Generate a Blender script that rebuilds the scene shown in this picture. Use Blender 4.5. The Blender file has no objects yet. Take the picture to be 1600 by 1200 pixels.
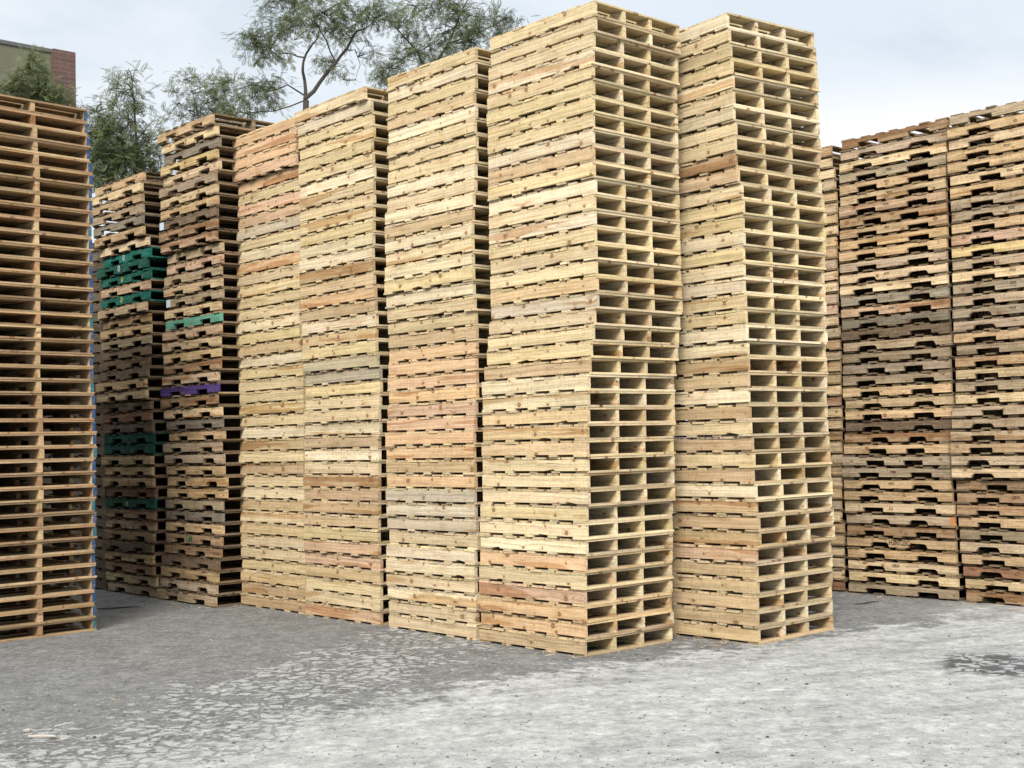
import bpy, math, random
from mathutils import Vector, Matrix
rad = math.radians
scene = bpy.context.scene
col = scene.collection

# ------------------------------------------------------------------ camera
F_PX, CAM_H = 2040.0, 1.56
PITCH, ROLL_S = 2.5535, -0.023
Fv = Vector((0, math.cos(rad(PITCH)), math.sin(rad(PITCH))))
R0v = Vector((1, 0, 0)); U0v = R0v.cross(Fv)
_c, _q = math.cos(math.atan(ROLL_S)), math.sin(math.atan(ROLL_S))
Rv = _c * R0v + _q * U0v
Uv = -_q * R0v + _c * U0v
cam_d = bpy.data.cameras.new("camera"); cam = bpy.data.objects.new("camera", cam_d); col.objects.link(cam)
cam_d.sensor_width = 36; cam_d.lens = F_PX / 1600 * 36; cam_d.clip_end = 2000; cam_d.clip_start = 0.05
M = Matrix((( Rv.x, Uv.x, -Fv.x, 0), (Rv.y, Uv.y, -Fv.y, 0), (Rv.z, Uv.z, -Fv.z, CAM_H), (0, 0, 0, 1)))
cam.matrix_world = M
scene.camera = cam

# ------------------------------------------------------------------ node helper
class NT:
    def __init__(s, tree): s.t = tree; s.n = tree.nodes; s.l = tree.links; s.n.clear()
    def node(s, typ, props=None, **ins):
        n = s.n.new(typ)
        for k, v in (props or {}).items(): setattr(n, k, v)
        for k, v in ins.items():
            key = int(k[1:]) if k[0] == 'i' and k[1:].isdigit() else k.replace('_', ' ')
            sock = n.inputs[key]
            if isinstance(v, bpy.types.NodeSocket): s.l.new(v, sock)
            else: sock.default_value = v
        return n
    def math(s, op, a, b=0.0, c=0.0, clamp=False):
        n = s.node('ShaderNodeMath', dict(operation=op, use_clamp=clamp), i0=a, i1=b, i2=c); return n.outputs[0]
    def vmath(s, op, a, b=(0, 0, 0)):
        n = s.node('ShaderNodeVectorMath', dict(operation=op), i0=a, i1=b); return n.outputs[0]
    def mapr(s, v, a, b, c=0.0, d=1.0, smooth=True):
        n = s.node('ShaderNodeMapRange', dict(interpolation_type='SMOOTHSTEP' if smooth else 'LINEAR'), Value=v, From_Min=a, From_Max=b, To_Min=c, To_Max=d)
        return n.outputs[0]
    def mix(s, fac, a, b, mode='MIX'):
        n = s.n.new('ShaderNodeMix'); n.data_type = 'RGBA'; n.blend_type = mode; n.clamp_factor = True
        for sock, v in ((n.inputs[0], fac), (n.inputs[6], a), (n.inputs[7], b)):
            if isinstance(v, bpy.types.NodeSocket): s.l.new(v, sock)
            elif isinstance(v, (int, float)): sock.default_value = v
            else: sock.default_value = (*v, 1) if len(v) == 3 else v
        return n.outputs[2]
    def noise(s, vec, scale, detail=3, rough=0.55, dist=0.0):
        n = s.node('ShaderNodeTexNoise', None, Vector=vec, Scale=scale, Detail=detail, Roughness=rough, Distortion=dist); return n.outputs[0]
    def sep(s, v): return s.node('ShaderNodeSeparateXYZ', None, i0=v).outputs
    def comb(s, x, y, z): return s.node('ShaderNodeCombineXYZ', None, i0=x, i1=y, i2=z).outputs[0]

# ------------------------------------------------------------------ sky and sun (overcast)
SUN_EL, SUN_AZ = rad(42), rad(189)        # azimuth clockwise from +Y: behind the camera, a little left
w = bpy.data.worlds.new("World"); scene.world = w; w.use_nodes = True
nt = NT(w.node_tree)
sky = nt.node('ShaderNodeTexSky'); sky.sky_type = 'NISHITA'; sky.sun_disc = False
sky.sun_elevation = SUN_EL; sky.sun_rotation = SUN_AZ; sky.dust_density = 2.0
tc = nt.node('ShaderNodeTexCoord').outputs['Generated']
x, y, z = nt.sep(tc)
skyc = nt.vmath('SCALE', sky.outputs[0]); skyc.node.inputs['Scale'].default_value = 0.10
cv = nt.comb(x, y, nt.math('MULTIPLY', z, 2.6))
n1 = nt.noise(nt.vmath('ADD', cv, (0.35, 0, 0.2)), 2.6, 6, 0.6, 0.35)
n2 = nt.noise(nt.vmath('ADD', cv, (3.7, 1.2, 5.5)), 1.3, 3, 0.5)
soft = nt.mapr(n1, 0.40, 0.58)
big = nt.mapr(n2, 0.35, 0.65)
cl = nt.mix(soft, (0.575, 0.655, 0.735), (0.88, 0.90, 0.925))
cl = nt.mix(nt.math('MULTIPLY', big, 0.5), cl, (0.71, 0.79, 0.86))
low = nt.math('MULTIPLY', nt.mapr(nt.math('ADD', z, nt.math('MULTIPLY', n1, 0.12)), 0.335, 0.28), nt.math('MULTIPLY', nt.mapr(x, 0.12, 0.20), nt.mapr(x, 0.46, 0.30)))
n3 = nt.noise(cv, 9.0, 5, 0.6, 0.3)
cl = nt.mix(nt.math('MULTIPLY', low, nt.mapr(n3, 0.3, 0.55, 0.45, 1.0)), cl, (0.97, 0.965, 0.975))
hir = nt.math('MULTIPLY', nt.mapr(z, 0.22, 0.30), nt.mapr(x, 0.0, 0.2)); cl = nt.mix(nt.math('MULTIPLY', hir, 0.45), cl, (0.62, 0.72, 0.83))
el = nt.mapr(z, 0.30, 0.95, 1.0, 2.2)
cl2 = nt.vmath('SCALE', cl); nt.l.new(el, cl2.node.inputs['Scale'])
fin = nt.mix(0.88, skyc, cl2)
bg = nt.node('ShaderNodeBackground', None, Color=fin, Strength=1.0)
out = nt.node('ShaderNodeOutputWorld', None, Surface=bg.outputs[0])

sl = bpy.data.lights.new("sun", 'SUN'); sl.energy = 3.9; sl.angle = rad(24); sl.color = (1.0, 0.965, 0.91)
so = bpy.data.objects.new("sun", sl); col.objects.link(so)
sd = Vector((math.sin(SUN_AZ) * math.cos(SUN_EL), math.cos(SUN_AZ) * math.cos(SUN_EL), math.sin(SUN_EL)))
so.rotation_euler = (-sd).to_track_quat('-Z', 'Y').to_euler(); so.location = sd * 30
scene.view_settings.view_transform = 'Standard'; scene.view_settings.look = 'None'
scene.view_settings.exposure = 0.22; scene.view_settings.gamma = 1.0
scene.cycles.max_bounces = 6; scene.cycles.diffuse_bounces = 1

# ------------------------------------------------------------------ helpers
def tag(o, label=None, cat=None, group=None, kind=None):
    if label: o['label'] = label
    if cat: o['category'] = cat
    if group: o['group'] = group
    if kind: o['kind'] = kind
    return o
def link(name, me, parent=None):
    o = bpy.data.objects.new(name, me); col.objects.link(o)
    if parent: o.parent = parent
    return o
def at(px, py, depth):                      # a direction of view turned into a point in the yard
    d = Fv * F_PX + Rv * (px - 800) - Uv * (py - 600)
    return Vector((0, 0, CAM_H)) + d * (depth / d.y)
class MB:
    def __init__(s): s.v = []; s.f = []; s.g = []; s.t = []; s.m = []
    def box(s, x0, x1, y0, y1, z0, z1, axis='x', tone=1.0, off=(0, 0, 0), wob=0.0, rnd=random, mi=0):
        b = len(s.v)
        for X in (x0, x1):
            for Y in (y0, y1):
                for Z in (z0, z1):
                    j = lambda: rnd.uniform(-wob, wob)
                    s.v.append((X + j(), Y + j(), Z + j() * 0.3))
                    s.g.append((X + off[0], Z + off[1], Y + off[2]) if axis == 'x' else ((Y + off[0], X + off[1], Z + off[2]) if axis == 'y' else (Z + off[0], X + off[1], Y + off[2])))
                    s.t.append(tone)
        for q in ((0, 1, 3, 2), (4, 6, 7, 5), (0, 4, 5, 1), (2, 3, 7, 6), (0, 2, 6, 4), (1, 5, 7, 3)):
            s.f.append(tuple(b + i for i in q)); s.m.append(mi)
    def prism(s, prof, y0, y1, tone=1.0, off=(0, 0, 0), mi=0, endmi=None):   # (x,z) outline swept along y
        n = len(prof); b = len(s.v)
        for Y in (y0, y1):
            for (X, Z) in prof:
                s.v.append((X, Y, Z)); s.g.append((X + off[0], Z + off[1], Y + off[2])); s.t.append(tone)
        s.f.append(tuple(range(b, b + n))); s.m.append(mi)
        s.f.append(tuple(range(b + 2 * n - 1, b + n - 1, -1))); s.m.append(mi)
        for i in range(n):
            k = (i + 1) % n
            s.f.append((b + i, b + n + i, b + n + k, b + k)); s.m.append(mi)
    def mesh(s, name, mats):
        me = bpy.data.meshes.new(name); me.from_pydata(s.v, [], s.f)
        a = me.attributes.new('gv', 'FLOAT_VECTOR', 'POINT'); a.data.foreach_set('vector', [c for g in s.g for c in g])
        a = me.attributes.new('tone', 'FLOAT', 'POINT'); a.data.foreach_set('value', s.t)
        for m in mats: me.materials.append(m)
        me.polygons.foreach_set('material_index', s.m); me.update(); return me
def tube(mb, pts, rads, seg=7, tone=1.0):
    b = len(mb.v); n = len(pts)
    for i, p in enumerate(pts):
        d = (pts[min(i + 1, n - 1)] - pts[max(i - 1, 0)]).normalized()
        a = d.cross(Vector((0.3, 0.9, 0.1))).normalized(); c = d.cross(a)
        for k in range(seg):
            t = 2 * math.pi * k / seg
            q = p + (a * math.cos(t) + c * math.sin(t)) * rads[i]
            mb.v.append(q[:]); mb.g.append((i * 0.3, t, 0)); mb.t.append(tone)
    for i in range(n - 1):
        for k in range(seg):
            k2 = (k + 1) % seg
            mb.f.append((b + i * seg + k, b + i * seg + k2, b + (i + 1) * seg + k2, b + (i + 1) * seg + k)); mb.m.append(0)
    mb.f.append(tuple(b + k for k in range(seg))[::-1]); mb.m.append(0)
    mb.f.append(tuple(b + (n - 1) * seg + k for k in range(seg))); mb.m.append(0)

# ------------------------------------------------------------------ materials
def new_mat(name):
    m = bpy.data.materials.new(name); m.use_nodes = True; return m, NT(m.node_tree)
def finish(nt, color, rough=0.8, bump=None, bstr=0.3, bdist=0.002, spec=0.25, trans=0.0):
    p = nt.node('ShaderNodeBsdfPrincipled', None, Base_Color=color, Roughness=rough)
    p.inputs['Specular IOR Level'].default_value = spec
    if bump is not None:
        b = nt.node('ShaderNodeBump', None, Strength=bstr, Distance=bdist, Height=bump); nt.l.new(b.outputs[0], p.inputs['Normal'])
    sh = p.outputs[0]
    if trans:
        tr = nt.node('ShaderNodeBsdfTranslucent', None, Color=color)
        sh = nt.node('ShaderNodeMixShader', None, i0=trans, i1=sh, i2=tr.outputs[0]).outputs[0]
    nt.node('ShaderNodeOutputMaterial', None, Surface=sh)

def wood(name, weather):
    m, nt = new_mat(name)
    gv = nt.node('ShaderNodeAttribute', dict(attribute_name='gv')).outputs['Vector']
    tone = nt.node('ShaderNodeAttribute', dict(attribute_name='tone')).outputs['Fac']
    oi = nt.node('ShaderNodeObjectInfo')
    rnd = oi.outputs['Random']; oc = oi.outputs['Color']; al = oi.outputs['Alpha']
    offv = nt.comb(nt.math('MULTIPLY', rnd, 137.0), nt.math('MULTIPLY', rnd, 71.0), nt.math('MULTIPLY', rnd, 33.0))
    g = nt.vmath('ADD', gv, offv)
    gx, gy, gz = nt.sep(g)
    # knots
    vk = nt.comb(gx, nt.math('MULTIPLY', gy, 1.2), 0.0)
    wv = nt.noise(g, 9.0, 1)
    vk = nt.vmath('ADD', vk, nt.comb(nt.math('MULTIPLY', wv, 0.03), nt.math('MULTIPLY', wv, 0.02), 0.0))
    vor = nt.node('ShaderNodeTexVoronoi', dict(feature='F1', voronoi_dimensions='2D'), Vector=vk, Scale=5.6, Randomness=1.0)
    kd = vor.outputs['Distance']; kr = nt.sep(vor.outputs['Color'])[0]
    ksz = nt.math('ADD', 0.030, nt.math('MULTIPLY', nt.math('POWER', kr, 2.5), 0.105))
    kn = nt.math('DIVIDE', kd, ksz)
    knot = nt.mapr(kn, 0.75, 1.15, 1.0, 0.0)
    knot = nt.math('MULTIPLY', knot, nt.mapr(kr, 0.28, 0.32, 0.0, 1.0))
    halo = nt.mapr(kn, 1.0, 3.2, 1.0, 0.0)
    # grain flowing round the knots
    warp = nt.math('MULTIPLY', halo, 0.014)
    lo = nt.noise(nt.comb(nt.math('MULTIPLY', gx, 1.6), nt.math('MULTIPLY', gy, 5.0), gz), 1.0, 2)
    gyw = nt.math('ADD', gy, nt.math('ADD', warp, nt.math('MULTIPLY', lo, 0.05)))
    ring = nt.noise(nt.comb(nt.math('MULTIPLY', gx, 0.9), nt.math('MULTIPLY', gyw, 75.0), nt.math('MULTIPLY', gz, 60.0)), 1.0, 3, 0.6)
    fine = nt.noise(nt.comb(nt.math('MULTIPLY', gx, 14.0), nt.math('MULTIPLY', gyw, 300.0), nt.math('MULTIPLY', gz, 300.0)), 1.0, 2, 0.6)
    saw = nt.noise(nt.comb(nt.math('MULTIPLY', gx, 240.0), nt.math('MULTIPLY', gy, 9.0), gz), 1.0, 1)
    heart = nt.noise(nt.comb(nt.math('MULTIPLY', gx, 0.9), nt.math('MULTIPLY', gyw, 13.0), nt.math('MULTIPLY', gz, 8.0)), 1.0, 2, 0.4)
    hth = nt.math('SUBTRACT', 0.84, nt.math('MULTIPLY', al, 0.33))
    hm = nt.mapr(nt.math('SUBTRACT', heart, hth), -0.02, 0.03)
    c = nt.mix(nt.math('MULTIPLY', hm, 0.72), oc, (0.66, 0.48, 0.33), 'MULTIPLY')
    c = nt.mix(1.0, c, nt.comb(tone, tone, tone), 'MULTIPLY')
    gr = nt.mapr(ring, 0.3, 0.72, 1.16, 0.72 if not weather else 0.66)
    c = nt.mix(1.0, c, nt.comb(gr, nt.math('MULTIPLY', gr, 0.99), nt.math('MULTIPLY', gr, 0.97)), 'MULTIPLY')
    fr = nt.mapr(fine, 0.25, 0.75, 1.10, 0.84); fr = nt.math('MULTIPLY', fr, nt.mapr(saw, 0.25, 0.75, 1.09, 0.88))
    c = nt.mix(1.0, c, nt.comb(fr, fr, fr), 'MULTIPLY')
    # large stains and mould
    st = nt.noise(nt.vmath('MULTIPLY', g, (4.0, 14.0, 10.0)), 1.0, 5, 0.65)
    if weather:
        c = nt.mix(nt.mapr(st, 0.42, 0.68, 0.0, 0.62), c, (0.52, 0.46, 0.39), 'MULTIPLY')
        sp = nt.noise(nt.vmath('MULTIPLY', g, (30.0, 60.0, 60.0)), 1.0, 4, 0.7)
        c = nt.mix(nt.mapr(sp, 0.52, 0.75, 0.0, 0.75), c, (0.36, 0.31, 0.27), 'MULTIPLY')
        c = nt.mix(nt.mapr(sp, 0.42, 0.26, 0.0, 0.45), c, (0.66, 0.55, 0.40))
    else:
        c = nt.mix(nt.mapr(st, 0.46, 0.72, 0.0, 0.6), c, (0.70, 0.62, 0.50), 'MULTIPLY')
        sp = nt.noise(nt.vmath('MULTIPLY', g, (26.0, 70.0, 70.0)), 1.0, 4, 0.7)
        c = nt.mix(nt.mapr(sp, 0.55, 0.72, 0.0, 0.65), c, (0.56, 0.48, 0.42), 'MULTIPLY')
        c = nt.mix(nt.mapr(st, 0.46, 0.30, 0.0, 0.5), c, (1.10, 1.08, 1.05), 'MULTIPLY')
    kc = nt.mix(nt.mapr(kn, 0.0, 1.0), (0.36, 0.22, 0.12), (0.13, 0.07, 0.04))
    c = nt.mix(nt.math('MULTIPLY', halo, 0.28), c, (0.8, 0.62, 0.45), 'MULTIPLY')
    c = nt.mix(nt.math('MULTIPLY', knot, 0.88), c, nt.mix(0.35, kc, nt.mix(1.0, kc, oc, 'MULTIPLY')))
    # drying checks
    ck = nt.noise(nt.comb(nt.math('MULTIPLY', gx, 5.0), nt.math('MULTIPLY', gyw, 110.0), gz), 1.0, 2, 0.5)
    cm = nt.mapr(ck, 0.70 if not weather else 0.655, 0.74 if not weather else 0.69, 0.0, 0.8)
    c = nt.mix(cm, c, (0.3, 0.22, 0.16), 'MULTIPLY')
    h = nt.math('SUBTRACT', nt.math('ADD', ring, nt.math('MULTIPLY', fine, 0.5)), nt.math('MULTIPLY', cm, 1.5))
    finish(nt, c, 0.82, h, 0.5 if weather else 0.3, 0.002, 0.2)
    return m
W_NEW = wood('new_pine', False)
W_OLD = wood('weathered_pine', True)
def paint(name, rgb, rough=0.6, wear=0.5, wearcol=(0.3, 0.24, 0.18)):
    m, nt = new_mat(name)
    p = nt.node('ShaderNodeTexCoord').outputs['Object']
    rn = nt.node('ShaderNodeObjectInfo').outputs['Random']
    p = nt.vmath('ADD', p, nt.comb(nt.math('MULTIPLY', rn, 50.0), rn, rn))
    a = nt.noise(nt.vmath('MULTIPLY', p, (8, 30, 30)), 1.0, 4, 0.65); b = nt.noise(p, 90.0, 2)
    c = nt.mix(nt.mapr(a, 0.45, 0.75, 0, wear * 1.4), rgb, wearcol)
    c = nt.mix(nt.mapr(b, 0.3, 0.8, 0.0, 0.3), c, tuple(q * 0.6 for q in rgb))
    finish(nt, c, rough, b, 0.2, 0.001); return m
P_BLUE = paint('blue_end_paint', (0.02, 0.07, 0.17)); P_TEALEND = paint('teal_end_paint', (0.02, 0.13, 0.16)); P_GREENEND = paint('green_edge_paint', (0.05, 0.28, 0.12))
INK = paint('stamp_ink', (0.03, 0.024, 0.02), 0.8, 0.12); INK_Y = paint('yellow_stencil', (0.42, 0.45, 0.08), 0.7, 0.3); INK_W = paint('pale_stencil', (0.45, 0.5, 0.42), 0.7, 0.3)
SPRAY = paint('green_spray', (0.02, 0.13, 0.05), 0.6, 0.2); ORANGE = paint('orange_paint', (0.62, 0.22, 0.05), 0.6, 0.1); PAPER = paint('paper_tag', (0.55, 0.63, 0.70), 0.6, 0.1, (0.4, 0.4, 0.4))

# ------------------------------------------------------------------ ground
def ground_material():
    m, nt = new_mat('worn_yard_asphalt')
    P = nt.node('ShaderNodeTexCoord').outputs['Object']
    x, y, z = nt.sep(P)
    n_big = nt.noise(P, 0.55, 5, 0.6, 0.3); n_mid = nt.noise(P, 2.6, 6, 0.65, 0.4); n_f = nt.noise(P, 22.0, 5, 0.7); n_ff = nt.noise(P, 120.0, 3, 0.7)
    # dust-whitened part in front and to the right of the stacks
    fx = nt.math('ADD', nt.math('MULTIPLY', x, 0.80), nt.math('MULTIPLY', nt.math('MULTIPLY', x, x), -0.035))
    d = nt.math('SUBTRACT', nt.math('ADD', fx, 8.75), y)
    gw = nt.noise(nt.vmath('ADD', P, (3, 9, 2)), 6.0, 10, 0.80, 0.3)
    dw = nt.math('ADD', nt.math('ADD', d, nt.math('MULTIPLY', nt.math('SUBTRACT', gw, 0.5), 3.6)), nt.math('ADD', nt.math('MULTIPLY', nt.math('SUBTRACT', n_big, 0.5), 1.6), nt.math('MULTIPLY', nt.math('SUBTRACT', n_mid, 0.5), 2.0)))
    light = nt.mapr(dw, -0.15, 0.45)
    # far right apron is light too
    lr = nt.math('MULTIPLY', nt.mapr(x, 3.0, 4.6), nt.mapr(y, 12.4, 11.4)); light = nt.math('MAXIMUM', light, lr)
    # tyre smears along the driving direction
    ca, sa = math.cos(rad(20)), math.sin(rad(20))
    xr = nt.math('ADD', nt.math('MULTIPLY', x, ca), nt.math('MULTIPLY', y, sa)); yr = nt.math('ADD', nt.math('MULTIPLY', x, -sa), nt.math('MULTIPLY', y, ca))
    sm = nt.noise(nt.comb(nt.math('MULTIPLY', xr, 0.7), nt.math('MULTIPLY', yr, 3.4), 0.0), 1.0, 5, 0.65, 0.4)
    # base asphalt
    a = nt.mix(nt.mapr(n_mid, 0.3, 0.7), (0.185, 0.179, 0.166), (0.270, 0.262, 0.244))
    a = nt.mix(nt.mapr(n_f, 0.48, 0.72, 0.0, 0.5), a, (0.27, 0.268, 0.258))
    a = nt.mix(nt.mapr(n_ff, 0.35, 0.7, 0.35, 0.0), a, (0.07, 0.07, 0.07))
    # pale dust surface
    b = nt.mix(nt.mapr(n_mid, 0.28, 0.72), (0.385, 0.375, 0.349), (0.53, 0.518, 0.484))
    b = nt.mix(nt.mapr(sm, 0.50, 0.68, 0.0, 0.6), b, (0.24, 0.233, 0.215))
    b = nt.mix(nt.mapr(n_f, 0.5, 0.74, 0.0, 0.5), b, (0.23, 0.226, 0.21))
    b = nt.mix(nt.mapr(n_f, 0.42, 0.28, 0.0, 0.5), b, (0.52, 0.52, 0.51))
    b = nt.mix(nt.mapr(n_ff, 0.58, 0.76, 0.0, 0.55), b, (0.16, 0.155, 0.145))
    c = nt.mix(light, a, b)
    g2 = nt.noise(nt.vmath('ADD', P, (1, 4, 7)), 13.0, 9, 0.82, 0.2)
    gk = nt.math('MULTIPLY', nt.mapr(gw, 0.38, 0.62, 0.78, 1.22, False), nt.mapr(g2, 0.38, 0.60, 0.72, 1.26, False))
    c = nt.mix(1.0, c, nt.comb(gk, gk, gk), 'MULTIPLY')
    fl = nt.noise(nt.comb(nt.math('MULTIPLY', xr, 12.0), nt.math('MULTIPLY', yr, 26.0), 3.0), 1.0, 5, 0.7, 0.6)
    c = nt.mix(nt.mapr(fl, 0.56, 0.68, 0.0, 0.65), c, (0.38, 0.378, 0.362))
    c = nt.mix(nt.mapr(fl, 0.43, 0.32, 0.0, 0.5), c, (0.15, 0.146, 0.136))
    f3 = nt.noise(nt.comb(nt.math('MULTIPLY', x, 34.0), nt.math('MULTIPLY', y, 16.0), 9.0), 1.0, 4, 0.75)
    c = nt.mix(nt.mapr(f3, 0.55, 0.66, 0.0, 0.5), c, (0.56, 0.548, 0.515))
    c = nt.mix(nt.mapr(f3, 0.40, 0.32, 0.0, 0.5), c, (0.16, 0.155, 0.145))
    # alligator-cracked crust: pale plates with dark joints
    wv = nt.vmath('ADD', P, nt.comb(nt.math('MULTIPLY', nt.noise(P, 7.0, 4, .6), 0.30), nt.math('MULTIPLY', nt.noise(nt.vmath('ADD', P, (7, 3, 1)), 7.0, 4, .6), 0.30), 0.0))
    wv = nt.vmath('MULTIPLY', wv, (1, 1, 0))
    ve = nt.node('ShaderNodeTexVoronoi', dict(feature='DISTANCE_TO_EDGE', voronoi_dimensions='2D'), Vector=wv, Scale=9.0)
    vc = nt.node('ShaderNodeTexVoronoi', dict(feature='F1', voronoi_dimensions='2D'), Vector=wv, Scale=9.0)
    cr = nt.sep(vc.outputs['Color'])[0]
    plate = nt.mapr(nt.math('ADD', ve.outputs['Distance'], nt.math('MULTIPLY', nt.math('SUBTRACT', n_f, 0.5), 0.75)), 0.02, 0.22)
    cx = nt.math('SUBTRACT', x, nt.math('ADD', nt.math('MULTIPLY', nt.math('SUBTRACT', y, 7.25), 0.42), -2.0))
    band = nt.mapr(nt.math('ABSOLUTE', cx), 0.35, 1.35, 1.0, 0.0)
    band = nt.math('MULTIPLY', band, nt.mapr(y, 11.6, 10.9)); band = nt.math('MULTIPLY', band, nt.mapr(y, 5.5, 6.6))
    bandn = nt.math('ADD', band, nt.math('ADD', nt.math('MULTIPLY', nt.math('SUBTRACT', n_big, 0.5), 1.0), nt.math('MULTIPLY', nt.math('SUBTRACT', n_mid, 0.5), 1.8)))
    has = nt.math('GREATER_THAN', nt.math('ADD', bandn, nt.math('MULTIPLY', cr, 0.75)), 1.12)
    has = nt.math('MULTIPLY', has, nt.mapr(band, 0.0, 0.12))
    pm = nt.math('MULTIPLY', plate, has)
    c = nt.mix(nt.math('MULTIPLY', nt.math('MULTIPLY', has, nt.math('SUBTRACT', 1.0, plate)), 0.6), c, (0.125, 0.121, 0.113))
    c = nt.mix(nt.math('MULTIPLY', pm, nt.mapr(gw, 0.36, 0.56, 0.25, 0.9)), c, nt.mix(nt.mapr(n_f, 0.3, 0.7), (0.56, 0.55, 0.515), (0.42, 0.41, 0.385)))
    # broken hollow at the right
    px = nt.math('DIVIDE', nt.math('SUBTRACT', x, 3.28), 0.62); py = nt.math('DIVIDE', nt.math('SUBTRACT', y, 8.78), 0.62)
    pr = nt.math('SQRT', nt.math('ADD', nt.math('MULTIPLY', px, px), nt.math('MULTIPLY', py, py)))
    pr = nt.math('ADD', pr, nt.math('MULTIPLY', nt.math('SUBTRACT', n_mid, 0.5), 1.1))
    hole = nt.mapr(pr, 0.6, 1.0, 0.95, 0.0)
    hp = nt.math('MULTIPLY', plate, nt.math('GREATER_THAN', cr, 0.2))
    c = nt.mix(hole, c, nt.mix(hp, (0.085, 0.083, 0.08), (0.42, 0.417, 0.40)))
    # oil spots
    so_ = nt.node('ShaderNodeTexVoronoi', dict(feature='F1', voronoi_dimensions='2D'), Vector=P, Scale=2.3)
    ss = nt.mapr(nt.math('ADD', so_.outputs['Distance'], nt.math('MULTIPLY', n_f, 0.05)), 0.035, 0.065, 0.7, 0.0)
    c = nt.mix(ss, c, (0.07, 0.065, 0.06))
    h = nt.math('ADD', nt.math('ADD', nt.math('MULTIPLY', n_f, 0.6), nt.math('MULTIPLY', g2, 1.6)), nt.math('MULTIPLY', n_ff, 0.5))
    h = nt.math('ADD', h, nt.math('MULTIPLY', pm, 0.9)); h = nt.math('SUBTRACT', h, nt.math('MULTIPLY', nt.math('MULTIPLY', hole, nt.math('SUBTRACT', 1.0, hp)), 1.3))
    finish(nt, c, 0.88, h, 0.9, 0.018, 0.25); return m
mb = MB(); mb.v = [(-400, -100, 0), (400, -100, 0), (400, 700, 0), (-400, 700, 0)]; mb.f = [(0, 1, 2, 3)]; mb.m = [0]; mb.g = [(0, 0, 0)] * 4; mb.t = [1] * 4
gr = link('ground', mb.mesh('ground', [ground_material()])); tag(gr, kind='structure')

# ------------------------------------------------------------------ pallet meshes
L, W, H = 1.17, 0.97, 0.1175
DT = 0.0165
SH = H - 2 * DT - 0.0010
rng = random.Random(11)
def stringer_profile(kind, r):
    z0, z1 = DT + 0.0003, DT + SH
    a = L / 2 - r.uniform(0.0, 0.006)
    if kind == 'plain':
        ch = r.random(); q = r.uniform(-.4, .4); top = []
        for i in range(0, 7):
            X = a - 2 * a * i / 6; top.append((X, z1 - (r.uniform(.002, .007) if r.random() < .16 else r.uniform(0, .001))))
        low = [(-a, z0)] + ([(q, z0), (q + .02, z0 + r.uniform(.006, .016)), (q + .09, z0 + .004), (q + .12, z0)] if ch < .3 else []) + [(a, z0)]
        return low + top
    if kind == 'notch_close': s0, s1 = 0.10, 0.31
    elif kind == 'notch_wide': s0, s1 = 0.20, 0.43
    else: s0, s1 = 0.165, 0.395
    j = r.uniform(-0.015, 0.015)
    nh = 0.042 + r.uniform(-0.003, 0.006); rc = r.choice([0.004, 0.006, 0.014, 0.028])
    pts = [(-a, z0)]
    for sg in (-1, 1):
        xs = (-s1 + j, -s0 + j) if sg < 0 else (s0 + j, s1 + j)
        pts += [(xs[0], z0), (xs[0] + rc * .25, z0 + nh - rc), (xs[0] + rc * .6, z0 + nh - rc * .35), (xs[0] + rc * 1.3, z0 + nh),
                (xs[1] - rc * 1.3, z0 + nh), (xs[1] - rc * .6, z0 + nh - rc * .35), (xs[1] - rc * .25, z0 + nh - rc), (xs[1], z0)]
    pts += [(a, z0), (a, z1)]
    k = 7
    for i in range(1, k):
        X = a - 2 * a * i / k
        pts.append((X, z1 - (r.uniform(0.0, 0.005) if r.random() < 0.35 else 0.0)))
    pts.append((-a, z1))
    return pts
def stringer_mesh(kind, r, width, mat, endmat=None):
    mb = MB(); off = (r.uniform(0, 9), r.uniform(0, 9), r.uniform(0, 9))
    mb.prism(stringer_profile(kind, r), -width / 2, width / 2, r.uniform(0.91, 1.09), off)
    me_m = [mat]
    if endmat:                      # paint on the end grain and the last few millimetres
        me_m = [mat, endmat]
        for i, f in enumerate(mb.f):
            if all(mb.v[k][0] < -L / 2 + 0.02 for k in f): mb.m[i] = 1
    return mb.mesh('stringer', me_m)
def deck_mesh(r, z0, z1, n, mat, rough_ends, toneamp, lead=0.135, gaps=(0.085, 0.102), broken=0.0):
    mb = MB(); a = L / 2
    ws = [lead * r.uniform(.85, 1.08)] + [r.uniform(*gaps) for _ in range(n - 2)] + [lead * r.uniform(.85, 1.08)]
    if n >= 6: free = (L - sum(ws)) / (n - 1); pos = []; x = -a
    else: free = (L - sum(ws)) / (n - 1); pos = []; x = -a
    for i, wd in enumerate(ws):
        jx = r.choice((0, 0, .006, -.005)) * (1 if i == 0 else -1) if i in (0, n - 1) else r.uniform(-.012, .012)
        x0 = x + jx; x1 = x0 + wd
        rc = lambda: r.uniform(-rough_ends * 2.1, -.001) if r.random() < .85 else r.uniform(0, rough_ends * .6)
        e0 = -W / 2 - rc(); e1 = W / 2 + rc()
        if r.random() < broken and 0 < i < n - 1: e1 -= r.uniform(0.02, 0.12)
        mb.box(x0, x1, e0, e1, z0, z1 - r.uniform(0, .0015), 'y', r.uniform(1 - toneamp, 1 + toneamp * .5), (r.uniform(0, 9), r.uniform(0, 9), r.uniform(0, 9)), 0.0008, r)
        x += wd + free
    return mb.mesh('deck', [mat])
NS_NEW = [stringer_mesh('plain', rng, 0.034, W_NEW) for _ in range(16)]
NT_NEW = [deck_mesh(rng, H - DT, H - 0.0004, 8, W_NEW, .0085, .26, gaps=(.112, .132)) for _ in range(14)]
NB_NEW = [deck_mesh(rng, 0.0002, DT, 5, W_NEW, .0085, .28, 0.125, (0.08, 0.10)) for _ in range(14)]
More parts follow.
